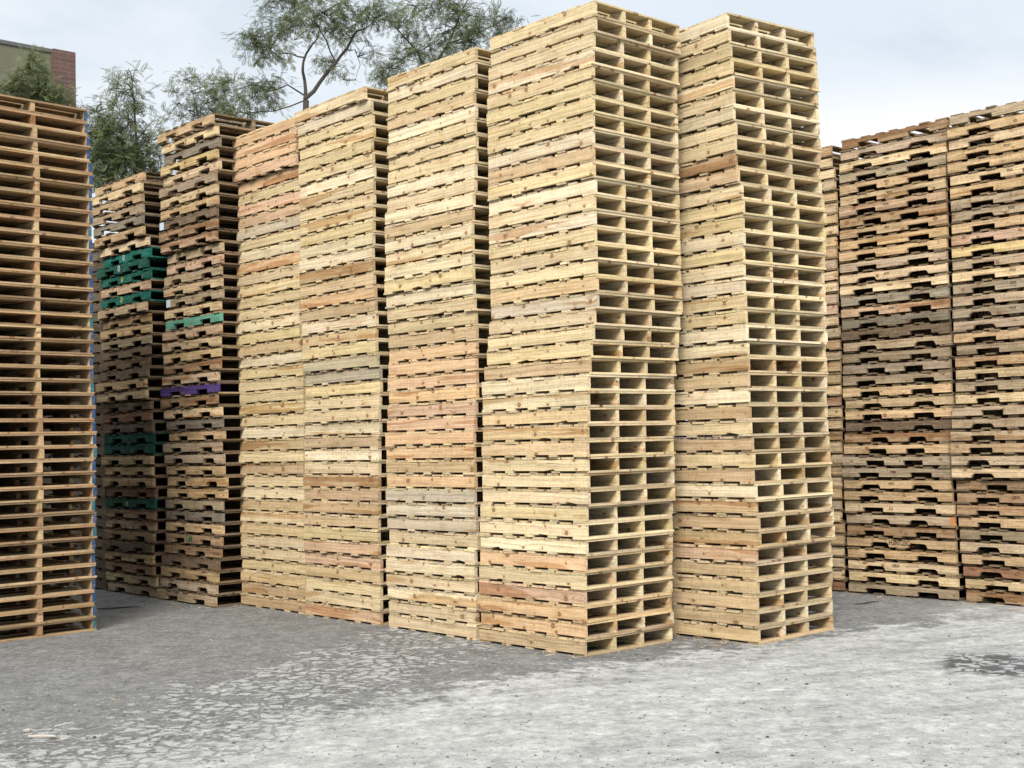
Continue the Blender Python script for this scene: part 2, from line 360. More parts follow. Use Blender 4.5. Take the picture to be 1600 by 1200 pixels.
OS = {k: [stringer_mesh(k, rng, 0.038, W_OLD) for _ in range(6)] for k in ('notch', 'notch_close', 'notch_wide')}
OT = [deck_mesh(rng, H - DT, H - 0.0004, 7, W_OLD, .018, .3, broken=.12) for _ in range(12)]
OB = [deck_mesh(rng, 0.0002, DT, 5, W_OLD, .018, .3, .12, (.08, .10), .1) for _ in range(12)]
AS = [stringer_mesh('notch', rng, 0.038, W_NEW) for _ in range(5)]
AE = {'blue': [stringer_mesh('notch', rng, 0.032, W_NEW, P_BLUE) for _ in range(3)], 'teal': [stringer_mesh('notch', rng, 0.032, W_NEW, P_TEALEND) for _ in range(2)]}

C_NEW = dict(cream=(0.635, 0.50, 0.305), pale=(0.70, 0.58, 0.385), yellow=(0.62, 0.49, 0.275), tan=(0.55, 0.405, 0.235), orange=(0.64, 0.43, 0.245), pink=(0.62, 0.42, 0.27),
             grey=(0.54, 0.45, 0.315), brown=(0.51, 0.365, 0.21), mould=(0.48, 0.41, 0.30), russet=(0.46, 0.275, 0.15), sand=(0.50, 0.35, 0.20), straw=(0.58, 0.43, 0.25), umber=(0.38, 0.24, 0.135))
C_OLD = dict(tan=(0.58, 0.405, 0.225), grey=(0.40, 0.31, 0.205), brown=(0.42, 0.275, 0.155), cream=(0.70, 0.53, 0.32), pink=(0.60, 0.415, 0.27), dusty=(0.52, 0.395, 0.26),
             dark=(0.22, 0.155, 0.10), teal=(0.012, 0.14, 0.105), green=(0.014, 0.10, 0.072), mint=(0.14, 0.38, 0.27), purple=(0.11, 0.06, 0.25), yellow=(0.64, 0.47, 0.235), slate=(0.30, 0.25, 0.19), redbrown=(0.28, 0.15, 0.09))
WORD = dict(cream='cream', pale='pale', yellow='yellowish', tan='tan', orange='orange-toned', pink='pinkish', russet='reddish', sand='sandy', straw='tawny', umber='umber', grey='greyish', brown='brown', mould='mould-stained', dusty='dusty', dark='dark', teal='teal-painted', green='dark green', mint='mint green', purple='purple-painted', slate='slate grey', redbrown='reddish brown')
ONES = ['', 'first', 'second', 'third', 'fourth', 'fifth', 'sixth', 'seventh', 'eighth', 'ninth', 'tenth', 'eleventh', 'twelfth', 'thirteenth', 'fourteenth', 'fifteenth', 'sixteenth', 'seventeenth', 'eighteenth', 'nineteenth', 'twentieth']
def ordinal(n): return ONES[n] if n <= 20 else 'twenty-' + ONES[n - 20]
def place_words(i, N, where):            # i = index from the ground
    t = N - 1 - i
    if t == 0: return 'topmost of the ' + where
    if i == 0: return 'on the ground under the ' + where
    return f'{ordinal(i + 1)} from the ground in the {where}' if i < t else f'{ordinal(t + 1)} from the top of the {where}'
def jit(c, r, a=.06):
    k = 1 + r.uniform(-a, a); return (c[0] * k, c[1] * k * (1 + r.uniform(-.015, .015)), c[2] * k * (1 + r.uniform(-.05, .05)))

ANG = 132.0
Uu = Vector((math.cos(rad(ANG)), math.sin(rad(ANG)), 0)); Vv = Vector((Uu.y, -Uu.x, 0))
def interp(pr, t):
    for (a, x), (b, y) in zip(pr, pr[1:]):
        if t <= b: return x + (y - x) * ((t - a) / (b - a) if b > a else 0)
    return pr[-1][1]

STACK = {}
def build_stack(key, kind, corner, N, pitch, prof, where, rows, pal, seed, dang=0.0, jits=(.007, .5), twists=(), group='', turn=((0, 0), (1, 0)), ws=1.0, cmul=1.0):
    r = random.Random(seed); zs = pitch / H
    out_ = []
    jx = jy = ja = 0
    for i in range(N):
        t = (i + 0.5) / N
        if r.random() < .45: jx, jy = r.gauss(0, jits[0]), r.gauss(0, jits[0])
        ja = r.gauss(0, jits[1]) * .6 + ja * .3
        name = {'new': 'new_pallet', 'old': 'weathered_pallet', 'blue': 'blue_ended_pallet'}[kind]
        root = bpy.data.objects.new(name, None); col.objects.link(root); root.empty_display_size = .1
        a = ANG + dang + ja + interp(turn, t)
        for (ti, ta, tu, tv) in twists:
            if ti == i: a += ta; jx2, jy2 = tu, tv; break
        else: jx2 = jy2 = 0
        u = Vector((math.cos(rad(a)), math.sin(rad(a)), 0)); v = Vector((u.y, -u.x, 0))
        # corner point stays, the pallet extends along u and v from it
        c = Vector((corner[0] + interp(prof, t), corner[1], 0)) + Uu * (jx + jx2) + Vv * (jy + jy2)
        p = c + u * (L / 2) + v * (W * ws / 2)
        root.location = (p.x, p.y, i * pitch + 0.001); root.rotation_euler = (0, 0, rad(a)); root.scale = (1, ws, zs)
        tone = rows.get(N - 1 - i) or r.choices([k for k, _ in pal], [q for _, q in pal])[0]
        C = C_NEW if kind != 'old' else C_OLD
        painted = tone in ('teal', 'green', 'mint', 'purple')
        base = C[tone]; nb = 4 if kind == 'new' else 3
        sk = 'notch'
        if kind == 'old': sk = r.choices(['notch', 'notch_close', 'notch_wide'], [.75, .1, .15])[0]
        for s in range(nb):
            yy = (W / 2 - 0.020) * (1 - 2 * s / (nb - 1))      # s = 0 faces the yard
            if nb == 4 and s in (1, 2): yy *= (1.02 if s == 1 else .9)
            if kind == 'new': me = r.choice(NS_NEW)
            elif kind == 'old': me = r.choice(OS[sk])
            else: me = r.choice(AE['teal' if r.random() < .2 else 'blue']) if s == nb - 1 else r.choice(AS)
            o = bpy.data.objects.new('stringer', me); col.objects.link(o); o.parent = root
            o.location = (0, yy, 0)
            if r.random() < .5 and kind != 'blue': o.rotation_euler = (0, 0, math.pi)
            cc = base if (s == 0 or painted) else C[r.choices([k for k, _ in pal], [q for _, q in pal])[0]]
            streak = r.uniform(.1, .9) if kind != 'old' else r.uniform(0, .7)
            if painted: streak = 0
            if tone in ('brown', 'pink', 'orange'): streak = r.uniform(.6, 1.0)
            q = cmul * (1 if (s == 0 or kind == 'new') else .8)  # inner stringers of old pallets toned down, interior shade painted in
            if kind == 'blue': q = 1.0
            o.color = (*(k_ * q for k_ in jit(cc, r, .07 if kind != 'old' else .16)), streak)
            if kind == 'blue' and s == nb - 1: o['label'] = 'outer stringer with painted end'
        for nm, lst in (('top_deck', NT_NEW if kind != 'old' else OT), ('bottom_deck', NB_NEW if kind != 'old' else OB)):
            o = bpy.data.objects.new(nm, r.choice(lst)); col.objects.link(o); o.parent = root
            cc = C[r.choices([k for k, _ in pal], [q for _, q in pal])[0]]
            if tone in ('teal', 'green'): cc = base
            q = cmul * (.5 if kind == 'old' and not painted else 1.0) * (.85 if kind == 'blue' else 1)  # old and painted-end decks darkened: shade of the stack interior put into their colour
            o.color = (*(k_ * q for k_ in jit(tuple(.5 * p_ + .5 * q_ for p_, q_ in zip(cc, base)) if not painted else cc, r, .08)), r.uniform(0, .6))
        look = WORD[tone]
        kindw = {'new': 'new pallet', 'old': 'old pallet', 'blue': 'pallet with painted ends'}[kind]
        tag(root, f'{look} {kindw}, {place_words(i, N, where)}', {'new': 'new pallet', 'old': 'weathered pallet', 'blue': 'painted pallet'}[kind], group)
        out_.append(root)
    STACK[key] = out_; return out_
def on_row(base, du, dv=0.0):
    q = Vector((base[0], base[1], 0)) + Uu * du + Vv * dv; return (q.x, q.y)
Dc = (0.485, 9.488); Bc = (-2.975, 12.915); Rc = (4.066, 12.103)
PN = [('cream', 6), ('pale', 3.5), ('yellow', 2.5), ('tan', .8), ('brown', .15)]
PB = [('tan', 3), ('dusty', 2.5), ('grey', 2), ('brown', 2.5), ('cream', 1.5), ('pink', 1.2), ('dark', 1.2), ('redbrown', .5)]
PO = [('tan', 4), ('dusty', 3), ('grey', 1.5), ('brown', 1.5), ('cream', 2.5), ('pink', 1.2), ('dark', .5), ('redbrown', .3)]
GN, GO, GB = 'new four-stringer pallets in the tall stacks', 'weathered notched pallets in the tall stacks', 'pallets with painted stringer ends in the left stack'
build_stack('D', 'new', Dc, 40, .1201, [(0.0, 0.0), (0.093, 0.007), (0.14, 0.027), (0.169, 0.039), (0.256, 0.041), (0.314, 0.038), (0.43, 0.067), (0.469, 0.09), (0.493, 0.107), (0.525, 0.125), (0.532, 0.144), (0.605, 0.134), (0.703, 0.141), (0.901, 0.16), (1.0, 0.177)],
    'tall stack at the front corner', {17: 'tan', 18: 'grey', 34: 'orange', 35: 'cream', 36: 'pink', 37: 'orange', 38: 'orange', 39: 'tan', 33: 'pale', 26: 'tan', 27: 'tan', 5: 'yellow', 22: 'tan'}, PN, 1, group=GN)
build_stack('F', 'new', (1.8, 9.858), 40, .1204, [(0.0, 0.0), (0.047, -0.002), (0.087, 0.010), (0.137, 0.008), (0.157, 0.025), (0.216, 0.013), (0.266, 0.007), (0.326, -0.009), (0.386, -0.020), (0.447, -0.018), (0.497, -0.027), (0.558, -0.032), (0.639, -0.034), (0.69, -0.028), (0.72, -0.038), (0.75, -0.058), (0.812, -0.072), (0.894, -0.069), (0.956, -0.084), (1.0, -0.102)],
    'leaning stack right of the corner', {9: 'brown', 10: 'tan', 22: 'brown', 27: 'brown', 29: 'brown', 31: 'brown', 32: 'brown', 33: 'brown', 34: 'pink', 35: 'tan', 36: 'tan', 37: 'tan', 38: 'tan', 39: 'tan', 23: 'tan', 25: 'brown'}, PN, 2, group=GN, turn=((0, 1.0), (.2, 0), (.5, -2), (.72, -4.5), (1, -6.5)), ws=1.04)
s4 = on_row(Dc, 1.222)
build_stack('S4', 'new', s4, 40, .1190, [(0.0, 0.0), (0.159, 0.017), (0.212, 0.007), (0.265, 0.007), (0.319, -0.003), (0.426, 0.039), (0.512, 0.048), (0.588, 0.035), (0.642, 0.03), (0.702, 0.036), (0.751, 0.057), (1.0, 0.097)],
    'new stack left of the corner stack', {0: 'yellow', 11: 'tan', 12: 'pale', 14: 'pale', 16: 'pale', 19: 'tan', 20: 'orange', 21: 'orange', 22: 'pink', 23: 'orange', 24: 'pink', 25: 'pink', 26: 'orange', 27: 'orange', 28: 'tan', 29: 'orange', 30: 'mould', 31: 'grey', 32: 'grey'}, PN, 3, group=GN)
s3 = on_row(Dc, 2.50)
build_stack('S3', 'new', s3, 40, .1181, [(0.0, 0.0), (0.154, 0.008), (0.329, 0.028), (0.481, 0.03), (0.493, -0.012), (0.564, 0.021), (0.623, 0.01), (0.682, -0.007), (0.801, 0.014), (0.86, 0.008), (0.92, -0.004), (0.968, -0.022), (1.0, -0.03)],
    'second new stack from the left', {15: 'orange', 16: 'tan', 20: 'grey', 21: 'mould', 26: 'tan', 29: 'brown', 30: 'brown', 31: 'brown', 32: 'tan', 34: 'pink', 35: 'pink', 36: 'tan', 39: 'pink', 0: 'cream', 1: 'grey'}, PN, 4, twists=[(39, -1.5, .04, -.03)], group=GN)
s2 = on_row(Dc, 3.695, .015)
build_stack('S2', 'new', s2, 40, .1175, [(0.0, -0.0), (0.125, 0.009), (0.132, 0.004), (0.258, 0.007), (0.499, 0.013), (0.505, -0.004), (0.588, -0.004), (0.781, 0.016), (0.897, 0.024), (0.909, -0.025), (1.0, -0.015)],
    'leftmost stack of new pallets', {0: 'orange', 1: 'pink', 2: 'orange', 3: 'pink', 4: 'orange', 5: 'cream', 6: 'pink', 7: 'pink', 8: 'grey', 10: 'pale', 11: 'orange', 28: 'brown', 31: 'tan', 33: 'tan', 37: 'brown', 38: 'brown', 39: 'brown'}, [('cream', 4), ('yellow', 4), ('tan', 1), ('pale', 1)], 5, group=GN)
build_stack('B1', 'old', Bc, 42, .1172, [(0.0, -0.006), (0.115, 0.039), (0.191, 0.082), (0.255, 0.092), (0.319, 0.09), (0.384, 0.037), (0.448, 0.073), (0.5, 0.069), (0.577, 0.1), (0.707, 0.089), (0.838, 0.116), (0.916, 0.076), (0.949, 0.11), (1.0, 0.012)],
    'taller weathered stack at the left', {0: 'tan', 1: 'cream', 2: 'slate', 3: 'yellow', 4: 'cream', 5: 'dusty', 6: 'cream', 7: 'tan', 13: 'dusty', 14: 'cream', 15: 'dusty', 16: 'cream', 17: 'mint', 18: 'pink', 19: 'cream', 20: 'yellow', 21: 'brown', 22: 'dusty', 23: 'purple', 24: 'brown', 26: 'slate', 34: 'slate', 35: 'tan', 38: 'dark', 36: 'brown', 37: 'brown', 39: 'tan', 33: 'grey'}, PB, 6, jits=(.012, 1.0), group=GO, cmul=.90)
b0 = on_row(Bc, 1.205)
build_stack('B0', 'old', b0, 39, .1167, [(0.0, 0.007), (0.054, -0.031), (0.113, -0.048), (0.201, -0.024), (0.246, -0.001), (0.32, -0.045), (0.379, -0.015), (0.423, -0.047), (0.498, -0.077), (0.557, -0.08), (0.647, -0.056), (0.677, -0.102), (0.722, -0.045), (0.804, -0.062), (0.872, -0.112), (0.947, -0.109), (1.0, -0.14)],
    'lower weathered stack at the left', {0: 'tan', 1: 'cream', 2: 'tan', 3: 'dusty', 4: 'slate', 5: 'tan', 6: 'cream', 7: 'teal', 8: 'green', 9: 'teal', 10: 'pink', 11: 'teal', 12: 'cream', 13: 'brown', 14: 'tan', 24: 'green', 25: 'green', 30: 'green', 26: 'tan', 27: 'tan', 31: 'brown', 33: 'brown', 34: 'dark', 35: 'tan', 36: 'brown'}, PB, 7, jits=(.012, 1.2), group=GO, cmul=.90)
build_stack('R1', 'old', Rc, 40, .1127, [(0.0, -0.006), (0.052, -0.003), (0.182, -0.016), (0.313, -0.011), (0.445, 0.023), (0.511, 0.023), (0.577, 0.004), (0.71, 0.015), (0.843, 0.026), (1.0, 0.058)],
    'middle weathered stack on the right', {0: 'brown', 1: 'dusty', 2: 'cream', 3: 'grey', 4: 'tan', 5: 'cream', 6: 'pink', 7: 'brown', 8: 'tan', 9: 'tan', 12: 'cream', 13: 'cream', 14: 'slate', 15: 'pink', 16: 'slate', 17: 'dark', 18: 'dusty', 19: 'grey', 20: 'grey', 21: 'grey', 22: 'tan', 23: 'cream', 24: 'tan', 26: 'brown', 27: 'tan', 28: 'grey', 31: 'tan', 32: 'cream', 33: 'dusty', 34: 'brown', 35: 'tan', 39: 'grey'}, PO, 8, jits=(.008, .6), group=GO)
r2 = on_row(Rc, -1.236)
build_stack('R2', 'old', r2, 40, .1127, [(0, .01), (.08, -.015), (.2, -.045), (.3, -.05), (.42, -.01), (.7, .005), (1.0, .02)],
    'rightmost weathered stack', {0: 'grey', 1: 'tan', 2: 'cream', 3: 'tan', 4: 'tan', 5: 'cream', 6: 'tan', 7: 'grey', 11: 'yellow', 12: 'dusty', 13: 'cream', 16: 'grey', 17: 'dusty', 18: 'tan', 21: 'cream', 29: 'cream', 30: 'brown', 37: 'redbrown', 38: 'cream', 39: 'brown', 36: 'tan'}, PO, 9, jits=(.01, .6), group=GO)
r0 = on_row(Rc, 1.24)
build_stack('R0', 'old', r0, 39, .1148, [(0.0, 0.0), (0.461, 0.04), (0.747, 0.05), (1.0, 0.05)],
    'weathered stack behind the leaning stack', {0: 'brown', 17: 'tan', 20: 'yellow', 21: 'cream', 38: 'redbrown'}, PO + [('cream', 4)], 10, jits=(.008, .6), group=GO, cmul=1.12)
# stack at the left frame edge: its painted end corner is the right one
Ac = (-3.675, 11.498); ad = 4.0; va = Vector((math.sin(rad(ANG + ad)), -math.cos(rad(ANG + ad)), 0)) * (W * 1.06); aa = (Ac[0] - va.x, Ac[1] - va.y)
build_stack('A', 'blue', aa, 40, .1150, [(0.0, -0.006), (0.164, -0.005), (0.273, 0.005), (0.347, 0.014), (0.469, -0.009), (0.568, 0.0), (0.716, -0.011), (0.903, -0.014), (1.0, -0.028)],
    'stack at the left edge', {}, [('sand', 6), ('russet', 1.0), ('straw', 2), ('umber', .8)], 12, group=GB, dang=ad, ws=1.06)

# further stacks standing behind, seen only as darkness and wood through the gaps
rb = random.Random(5); mb = MB()
def rear_stack(c, n, pitch, dang=0):
    u = Vector((math.cos(rad(ANG + dang)), math.sin(rad(ANG + dang)), 0)); v = Vector((u.y, -u.x, 0))
    for i in range(n):
        k0 = len(mb.v); z = i * pitch + .001; o = lambda: (rb.uniform(0, 9), rb.uniform(0, 9), rb.uniform(0, 9))
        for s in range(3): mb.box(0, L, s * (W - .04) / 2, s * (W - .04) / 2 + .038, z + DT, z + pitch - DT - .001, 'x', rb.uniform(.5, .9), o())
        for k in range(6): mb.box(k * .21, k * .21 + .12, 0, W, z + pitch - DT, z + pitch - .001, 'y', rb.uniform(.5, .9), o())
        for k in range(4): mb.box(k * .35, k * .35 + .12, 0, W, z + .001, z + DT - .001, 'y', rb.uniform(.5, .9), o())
        jx, jy = rb.uniform(-.01, .01), rb.uniform(-.01, .01)
        for k in range(k0, len(mb.v)):
            X, Y, Z = mb.v[k]; p = u * (X + jx) + v * (Y + jy); mb.v[k] = (c[0] + p.x, c[1] + p.y, Z)
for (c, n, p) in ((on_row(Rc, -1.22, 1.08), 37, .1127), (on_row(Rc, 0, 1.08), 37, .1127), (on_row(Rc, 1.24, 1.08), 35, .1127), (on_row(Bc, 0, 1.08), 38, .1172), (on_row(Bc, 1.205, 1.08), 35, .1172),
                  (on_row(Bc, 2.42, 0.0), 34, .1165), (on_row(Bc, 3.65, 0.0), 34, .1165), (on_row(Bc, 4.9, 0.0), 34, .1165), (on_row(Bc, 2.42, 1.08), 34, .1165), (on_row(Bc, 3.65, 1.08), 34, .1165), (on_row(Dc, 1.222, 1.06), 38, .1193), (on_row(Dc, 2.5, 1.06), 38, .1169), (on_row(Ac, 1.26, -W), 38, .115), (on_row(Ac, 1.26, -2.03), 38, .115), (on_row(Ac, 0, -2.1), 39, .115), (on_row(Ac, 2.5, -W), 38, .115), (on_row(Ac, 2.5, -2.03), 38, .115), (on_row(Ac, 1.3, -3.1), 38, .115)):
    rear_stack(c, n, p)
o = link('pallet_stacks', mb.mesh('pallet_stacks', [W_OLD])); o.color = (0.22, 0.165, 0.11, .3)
tag(o, 'further stacks of pallets glimpsed behind the front rows', 'pallet stacks', None, 'stuff')

# ------------------------------------------------------------------ stamps, stencils, tags on pallets
def text_mesh(s, size, mat, font_stretch=1.0, ext=.0006):
    cu = bpy.data.curves.new('t', 'FONT'); cu.body = s; cu.size = size; cu.extrude = ext; cu.align_x = 'CENTER'; cu.align_y = 'CENTER'; cu.space_character = .97; cu.offset = size * .010
    ob = bpy.data.objects.new('t', cu); col.objects.link(ob)
    dg = bpy.context.evaluated_depsgraph_get(); me = bpy.data.meshes.new_from_object(ob.evaluated_get(dg))
    bpy.data.objects.remove(ob); bpy.data.curves.remove(cu)
    me.materials.clear(); me.materials.append(mat)
    for v in me.vertices: v.co.x *= font_stretch
    return me
TXT = {}
def stamp(key, row_top, s, xalong, size, mat, z=.062, name='stamp', stretch=1.0, bold=False):
    st = STACK[key]; root = st[len(st) - 1 - row_top]
    k = (s, size, mat.name, stretch)
    if k not in TXT: TXT[k] = text_mesh(s, size, mat, stretch)
    front = [c for c in root.children if c.name.startswith('stringer') and c.location.y > W / 2 - .1][0]
    o = bpy.data.objects.new(name, TXT[k]); col.objects.link(o); o.parent = front
    flip = abs(front.rotation_euler.z) > 1
    # stand the lettering on the outer face, reading left to right for someone in the yard
    sgn = -1 if flip else 1
    o.location = (xalong * sgn, (.0196) * sgn, z); o.rotation_euler = (rad(90), 0, math.pi if not flip else 0)
    return o
for rt in (2, 3, 4, 5, 6, 8, 12, 13, 15, 29, 30): stamp('R1', rt, 'PDS', 0.02 if rt % 2 else .05, .034, INK, .066)
stamp('R1', 35, 'H3NT25C', .0, .078, INK, .062, stretch=.70)
stamp('R1', 32, 'N', .07, .05, INK, .05); stamp('R1', 37, 'HEA', .05, .042, INK, .07)
for rt in (3, 5, 8, 13, 14, 16, 31): stamp('R2', rt, 'PDS', .0, .034, INK, .066)
for rt in (1, 3, 4, 9, 12, 19): stamp('B1', rt, 'HT', .05, .036, INK, .066)
for rt, mt in ((7, INK_W), (8, INK_W), (9, INK_Y), (11, INK_Y)): stamp('B0', rt, '0', .05, .095, mt, .062, 'stencil', 1.1)
stamp('B0', 30, 'm', .05, .085, INK_Y, .058, 'stencil', .8)
stamp('B1', 36, 'SM', .06, .105, SPRAY, .058, 'spray_mark', 1.0)
def patch(key, row_top, x0, x1, z0, z1, mat, name):
    st = STACK[key]; root = st[len(st) - 1 - row_top]
    mb = MB(); mb.box(x0, x1, W / 2 + .0003, W / 2 + .0018, z0, z1)
    o = link(name, mb.mesh(name, [mat]), root); return o
patch('R1', 33, -L / 2 - .001, -L / 2 + .035, .016, .102, ORANGE, 'painted_end')
for rt in (8, 15):
    t_ = patch('B1', rt, L / 2 - .085, L / 2 + .005, .02, .10, PAPER, 'paper_tag')

# ------------------------------------------------------------------ building behind
def brick_mat():
    m, nt = new_mat('red_brick'); P = nt.node('ShaderNodeTexCoord').outputs['Object']; x, y, z = nt.sep(P)
    b = nt.node('ShaderNodeTexBrick', None, Vector=nt.comb(nt.math('ADD', x, y), z, 0.0), Color1=(.135, .080, .066, 1), Color2=(.095, .06, .054, 1), Mortar=(.19, .13, .11, 1), Scale=1.0, Mortar_Size=.006, Brick_Width=.40, Row_Height=.100)
    n = nt.noise(P, 8.0, 4); c = nt.mix(nt.mapr(n, .3, .7, 0, .4), b.outputs[0], (.10, .06, .05))
    finish(nt, c, .9, b.outputs['Fac'], -.5, .005); return m
def stucco(name, rgb):
    m, nt = new_mat(name); P = nt.node('ShaderNodeTexCoord').outputs['Object']
    n = nt.noise(P, 1.2, 4); n2 = nt.noise(P, 60.0, 3)
    c = nt.mix(nt.mapr(n, .3, .7), rgb, tuple(q * .82 for q in rgb)); finish(nt, c, .9, n2, .4, .004); return m
bc = at(95, 84, 28.0)
root = bpy.data.objects.new('building', None); col.objects.link(root); root.location = (bc.x, bc.y, 0); root.rotation_euler = (0, 0, rad(ANG - 90))
top = bc.z
# local x runs to the right (away), -x towards the left of the photo
mb = MB(); mb.box(-14, -.22, 0, 8, 0, top - .02); o = link('wall', mb.mesh('wall', [stucco('olive_stucco', (.155, .150, .105))]), root)
mb = MB(); mb.box(-14, -.221, -.03, .25, top - .02, top + .06); link('coping', mb.mesh('coping', [stucco('grey_coping', (.12, .12, .115))]), root)
mb = MB(); mb.box(-.22, .28, -.12, 8.02, 0, top + .05); link('brick_pillar', mb.mesh('brick_pillar', [brick_mat()]), root)
tag(root, 'olive stuccoed building with a brick corner rising behind the left stack', 'building')

# ------------------------------------------------------------------ trees
def leaf_mat():
    m, nt = new_mat('feathery_leaves')
    t = nt.node('ShaderNodeAttribute', dict(attribute_name='tone')).outputs['Fac']
    c = nt.mix(t, (0.065, 0.088, 0.040), (0.25, 0.28, 0.12))
    finish(nt, c, .6, None, trans=.4); return m
def bark_mat():
    m, nt = new_mat('dark_bark'); P = nt.node('ShaderNodeTexCoord').outputs['Object']
    n = nt.noise(nt.vmath('MULTIPLY', P, (30, 30, 6)), 1.0, 4)
    finish(nt, nt.mix(n, (.035, .03, .026), (.10, .085, .07)), .9, n, .6, .01); return m
LEAF, BARK = leaf_mat(), bark_mat()
def frond(mb, p, d, ln, r, tone):
    d = d.normalized(); n = 8
    side = d.cross(Vector((0, 0, 1)))
    if side.length < .1: side = Vector((1, 0, 0))
    side = (side.normalized() + Vector((0, 0, r.uniform(-.5, .5)))).normalized()
    q = p.copy(); step = ln / n
    for i in range(n):
        d = (d + Vector((0, 0, -.10))).normalized(); q2 = q + d * step
        wd = ln * .27 * math.sin(math.pi * (i + 1.2) / (n + 1.6))
        for s in (-1, 1):
            a = side * s + d * .55 + Vector((0, 0, -.25)); a.normalize()
            tip = q + a * wd; hw = d * (step * .36)
            b = len(mb.v)
            mb.v += [(q - hw * .3)[:], (q + a * wd * .5 - hw)[:], tip[:], (q + a * wd * .5 + hw)[:]]
            tt = min(1, max(0, tone + r.uniform(-.15, .15)))
            mb.g += [(0, 0, 0)] * 4; mb.t += [tt] * 4; mb.f.append((b, b + 1, b + 2, b + 3)); mb.m.append(0)
        q = q2
def tree(label, limbs, clumps, depth, seed, base, group='feathery trees behind the stacks', dens=1.0, flen=(.11, .21)):
    r = random.Random(seed)
    root = bpy.data.objects.new('feathery_tree', None); col.objects.link(root); root.location = (base.x, base.y, 0)
    tag(root, label, 'tree', group)
    inv = -root.location
    tb = MB(); k = depth / F_PX
    lp = []
    for pts in limbs:
        P_ = []; R_ = []
        for (a, b, dz, rr) in pts:
            P_.append((base if a is None else at(a, b, depth + dz)) + inv if a is not None else Vector((0, 0, 0))); R_.append(rr * .8)
        # densify with small kinks
        D_, DR = [], []
        for i in range(len(P_) - 1):
            m_ = max(2, int((P_[i + 1] - P_[i]).length / .25))
            for j in range(m_):
                f = j / m_; D_.append(P_[i].lerp(P_[i + 1], f) + Vector((r.gauss(0, .012), r.gauss(0, .012), r.gauss(0, .012)))); DR.append(R_[i] + (R_[i + 1] - R_[i]) * f)
        D_.append(P_[-1]); DR.append(R_[-1]); tube(tb, D_, DR)
        lp += [q for q in D_[len(D_) // 3:]]
    cb = MB(); tw = cb; 
    for (cx_, cy_, rx, ry, nf) in clumps:
        c = at(cx_, cy_, depth) + inv; c.y += r.uniform(-.25, .25); tone0 = r.uniform(.2, .75)
        RX, RZ = rx * k, ry * k; RY = max(RX, RZ) * .9
        near = min(lp, key=lambda q: (q - c).length)
        sub = []
        for _ in range(max(8, int(nf / 5))):
            while True:
                s = Vector((r.uniform(-1, 1), r.uniform(-1, 1), r.uniform(-1, 1)))
                if s.length < 1: break
            s = s * (.45 + .55 * r.random() ** .4) / max(.35, s.length) * s.length ** .5
            e = c + Vector((s.x * RX, s.y * RY, s.z * RZ)); sub.append(e)
            st = r.choice(sub[:-1]) if len(sub) > 2 and r.random() < .55 else near
            md = st.lerp(e, .5) + Vector((r.gauss(0, .05), r.gauss(0, .05), r.gauss(0, .05) + .04))
            f0 = len(tw.f); tube(tw, [st, md, e], [.007, .005, .002], 4); tw.m[f0:] = [1] * (len(tw.f) - f0)
        for _ in range(int(nf * dens * 2.4)):
            e = r.choice(sub); p = e + Vector((r.gauss(0, .085), r.gauss(0, .085), r.gauss(0, .075)))
            dd = (p - c) * .6 + Vector((r.gauss(0, .35), r.gauss(0, .35), r.gauss(.05, .25)))
            if dd.length < .05: dd = Vector((1, 0, 0))
            frond(cb, p, dd, r.uniform(*flen), r, tone0 + r.uniform(-.25, .25))
    o = link('trunk', tb.mesh('trunk', [BARK]), root)
    o = link('crown', cb.mesh('crown', [LEAF, BARK]), root)
    return root
b1 = at(478, 155, 22); b1 = Vector((b1.x, b1.y, 0))
tree('forked dark-limbed tree rising behind the leftmost new stacks',
     [[(None, 0, 0, .11), (478, 157, 0, .065)],
      [(478, 157, 0, .05), (500, 130, 0, .042), (523, 98, 0, .036), (540, 78, 0, .03), (559, 47, .1, .02), (577, 40, .1, .012), (600, 20, 0, .006)],
      [(478, 157, 0, .045), (476, 125, 0, .034), (473, 103, -.1, .028), (477, 83, -.1, .024), (495, 62, -.2, .014), (505, 20, -.2, .006)],
      [(475, 90, -.1, .018), (455, 84, -.1, .015), (434, 84, -.1, .011), (405, 75, -.1, .006)],
      [(523, 98, 0, .018), (509, 62, .1, .014), (493, 34, .1, .010), (480, 0, .1, .005)],
      [(540, 78, 0, .014), (555, 81, .1, .011), (562, 100, .1, .007), (555, 125, .1, .004)],
      [(478, 150, 0, .02), (449, 134, .1, .016), (418, 144, .1, .012), (377, 122, .2, .006)],
      [(477, 157, 0, .016), (430, 172, .1, .012), (380, 178, .2, .008), (330, 170, .2, .004)]],
     [(402, 72, 33, 26, 110), (425, 35, 38, 30, 110), (450, 5, 45, 30, 120), (385, 55, 18, 12, 30), (470, 45, 42, 34, 130), (510, 20, 45, 35, 130), (480, -30, 70, 30, 100), (545, 45, 38, 25, 100), (565, 20, 40, 25, 100), (595, 18, 30, 20, 70),
      (440, 95, 30, 14, 40), (512, 100, 26, 13, 55), (420, 133, 35, 14, 60), (392, 150, 40, 20, 80), (372, 170, 30, 14, 50), (430, 158, 22, 10, 30), (575, 75, 14, 18, 20), (540, 125, 14, 14, 12)], 22, 21, b1)
b2 = at(680, 100, 24.5); b2 = Vector((b2.x, b2.y, 0))
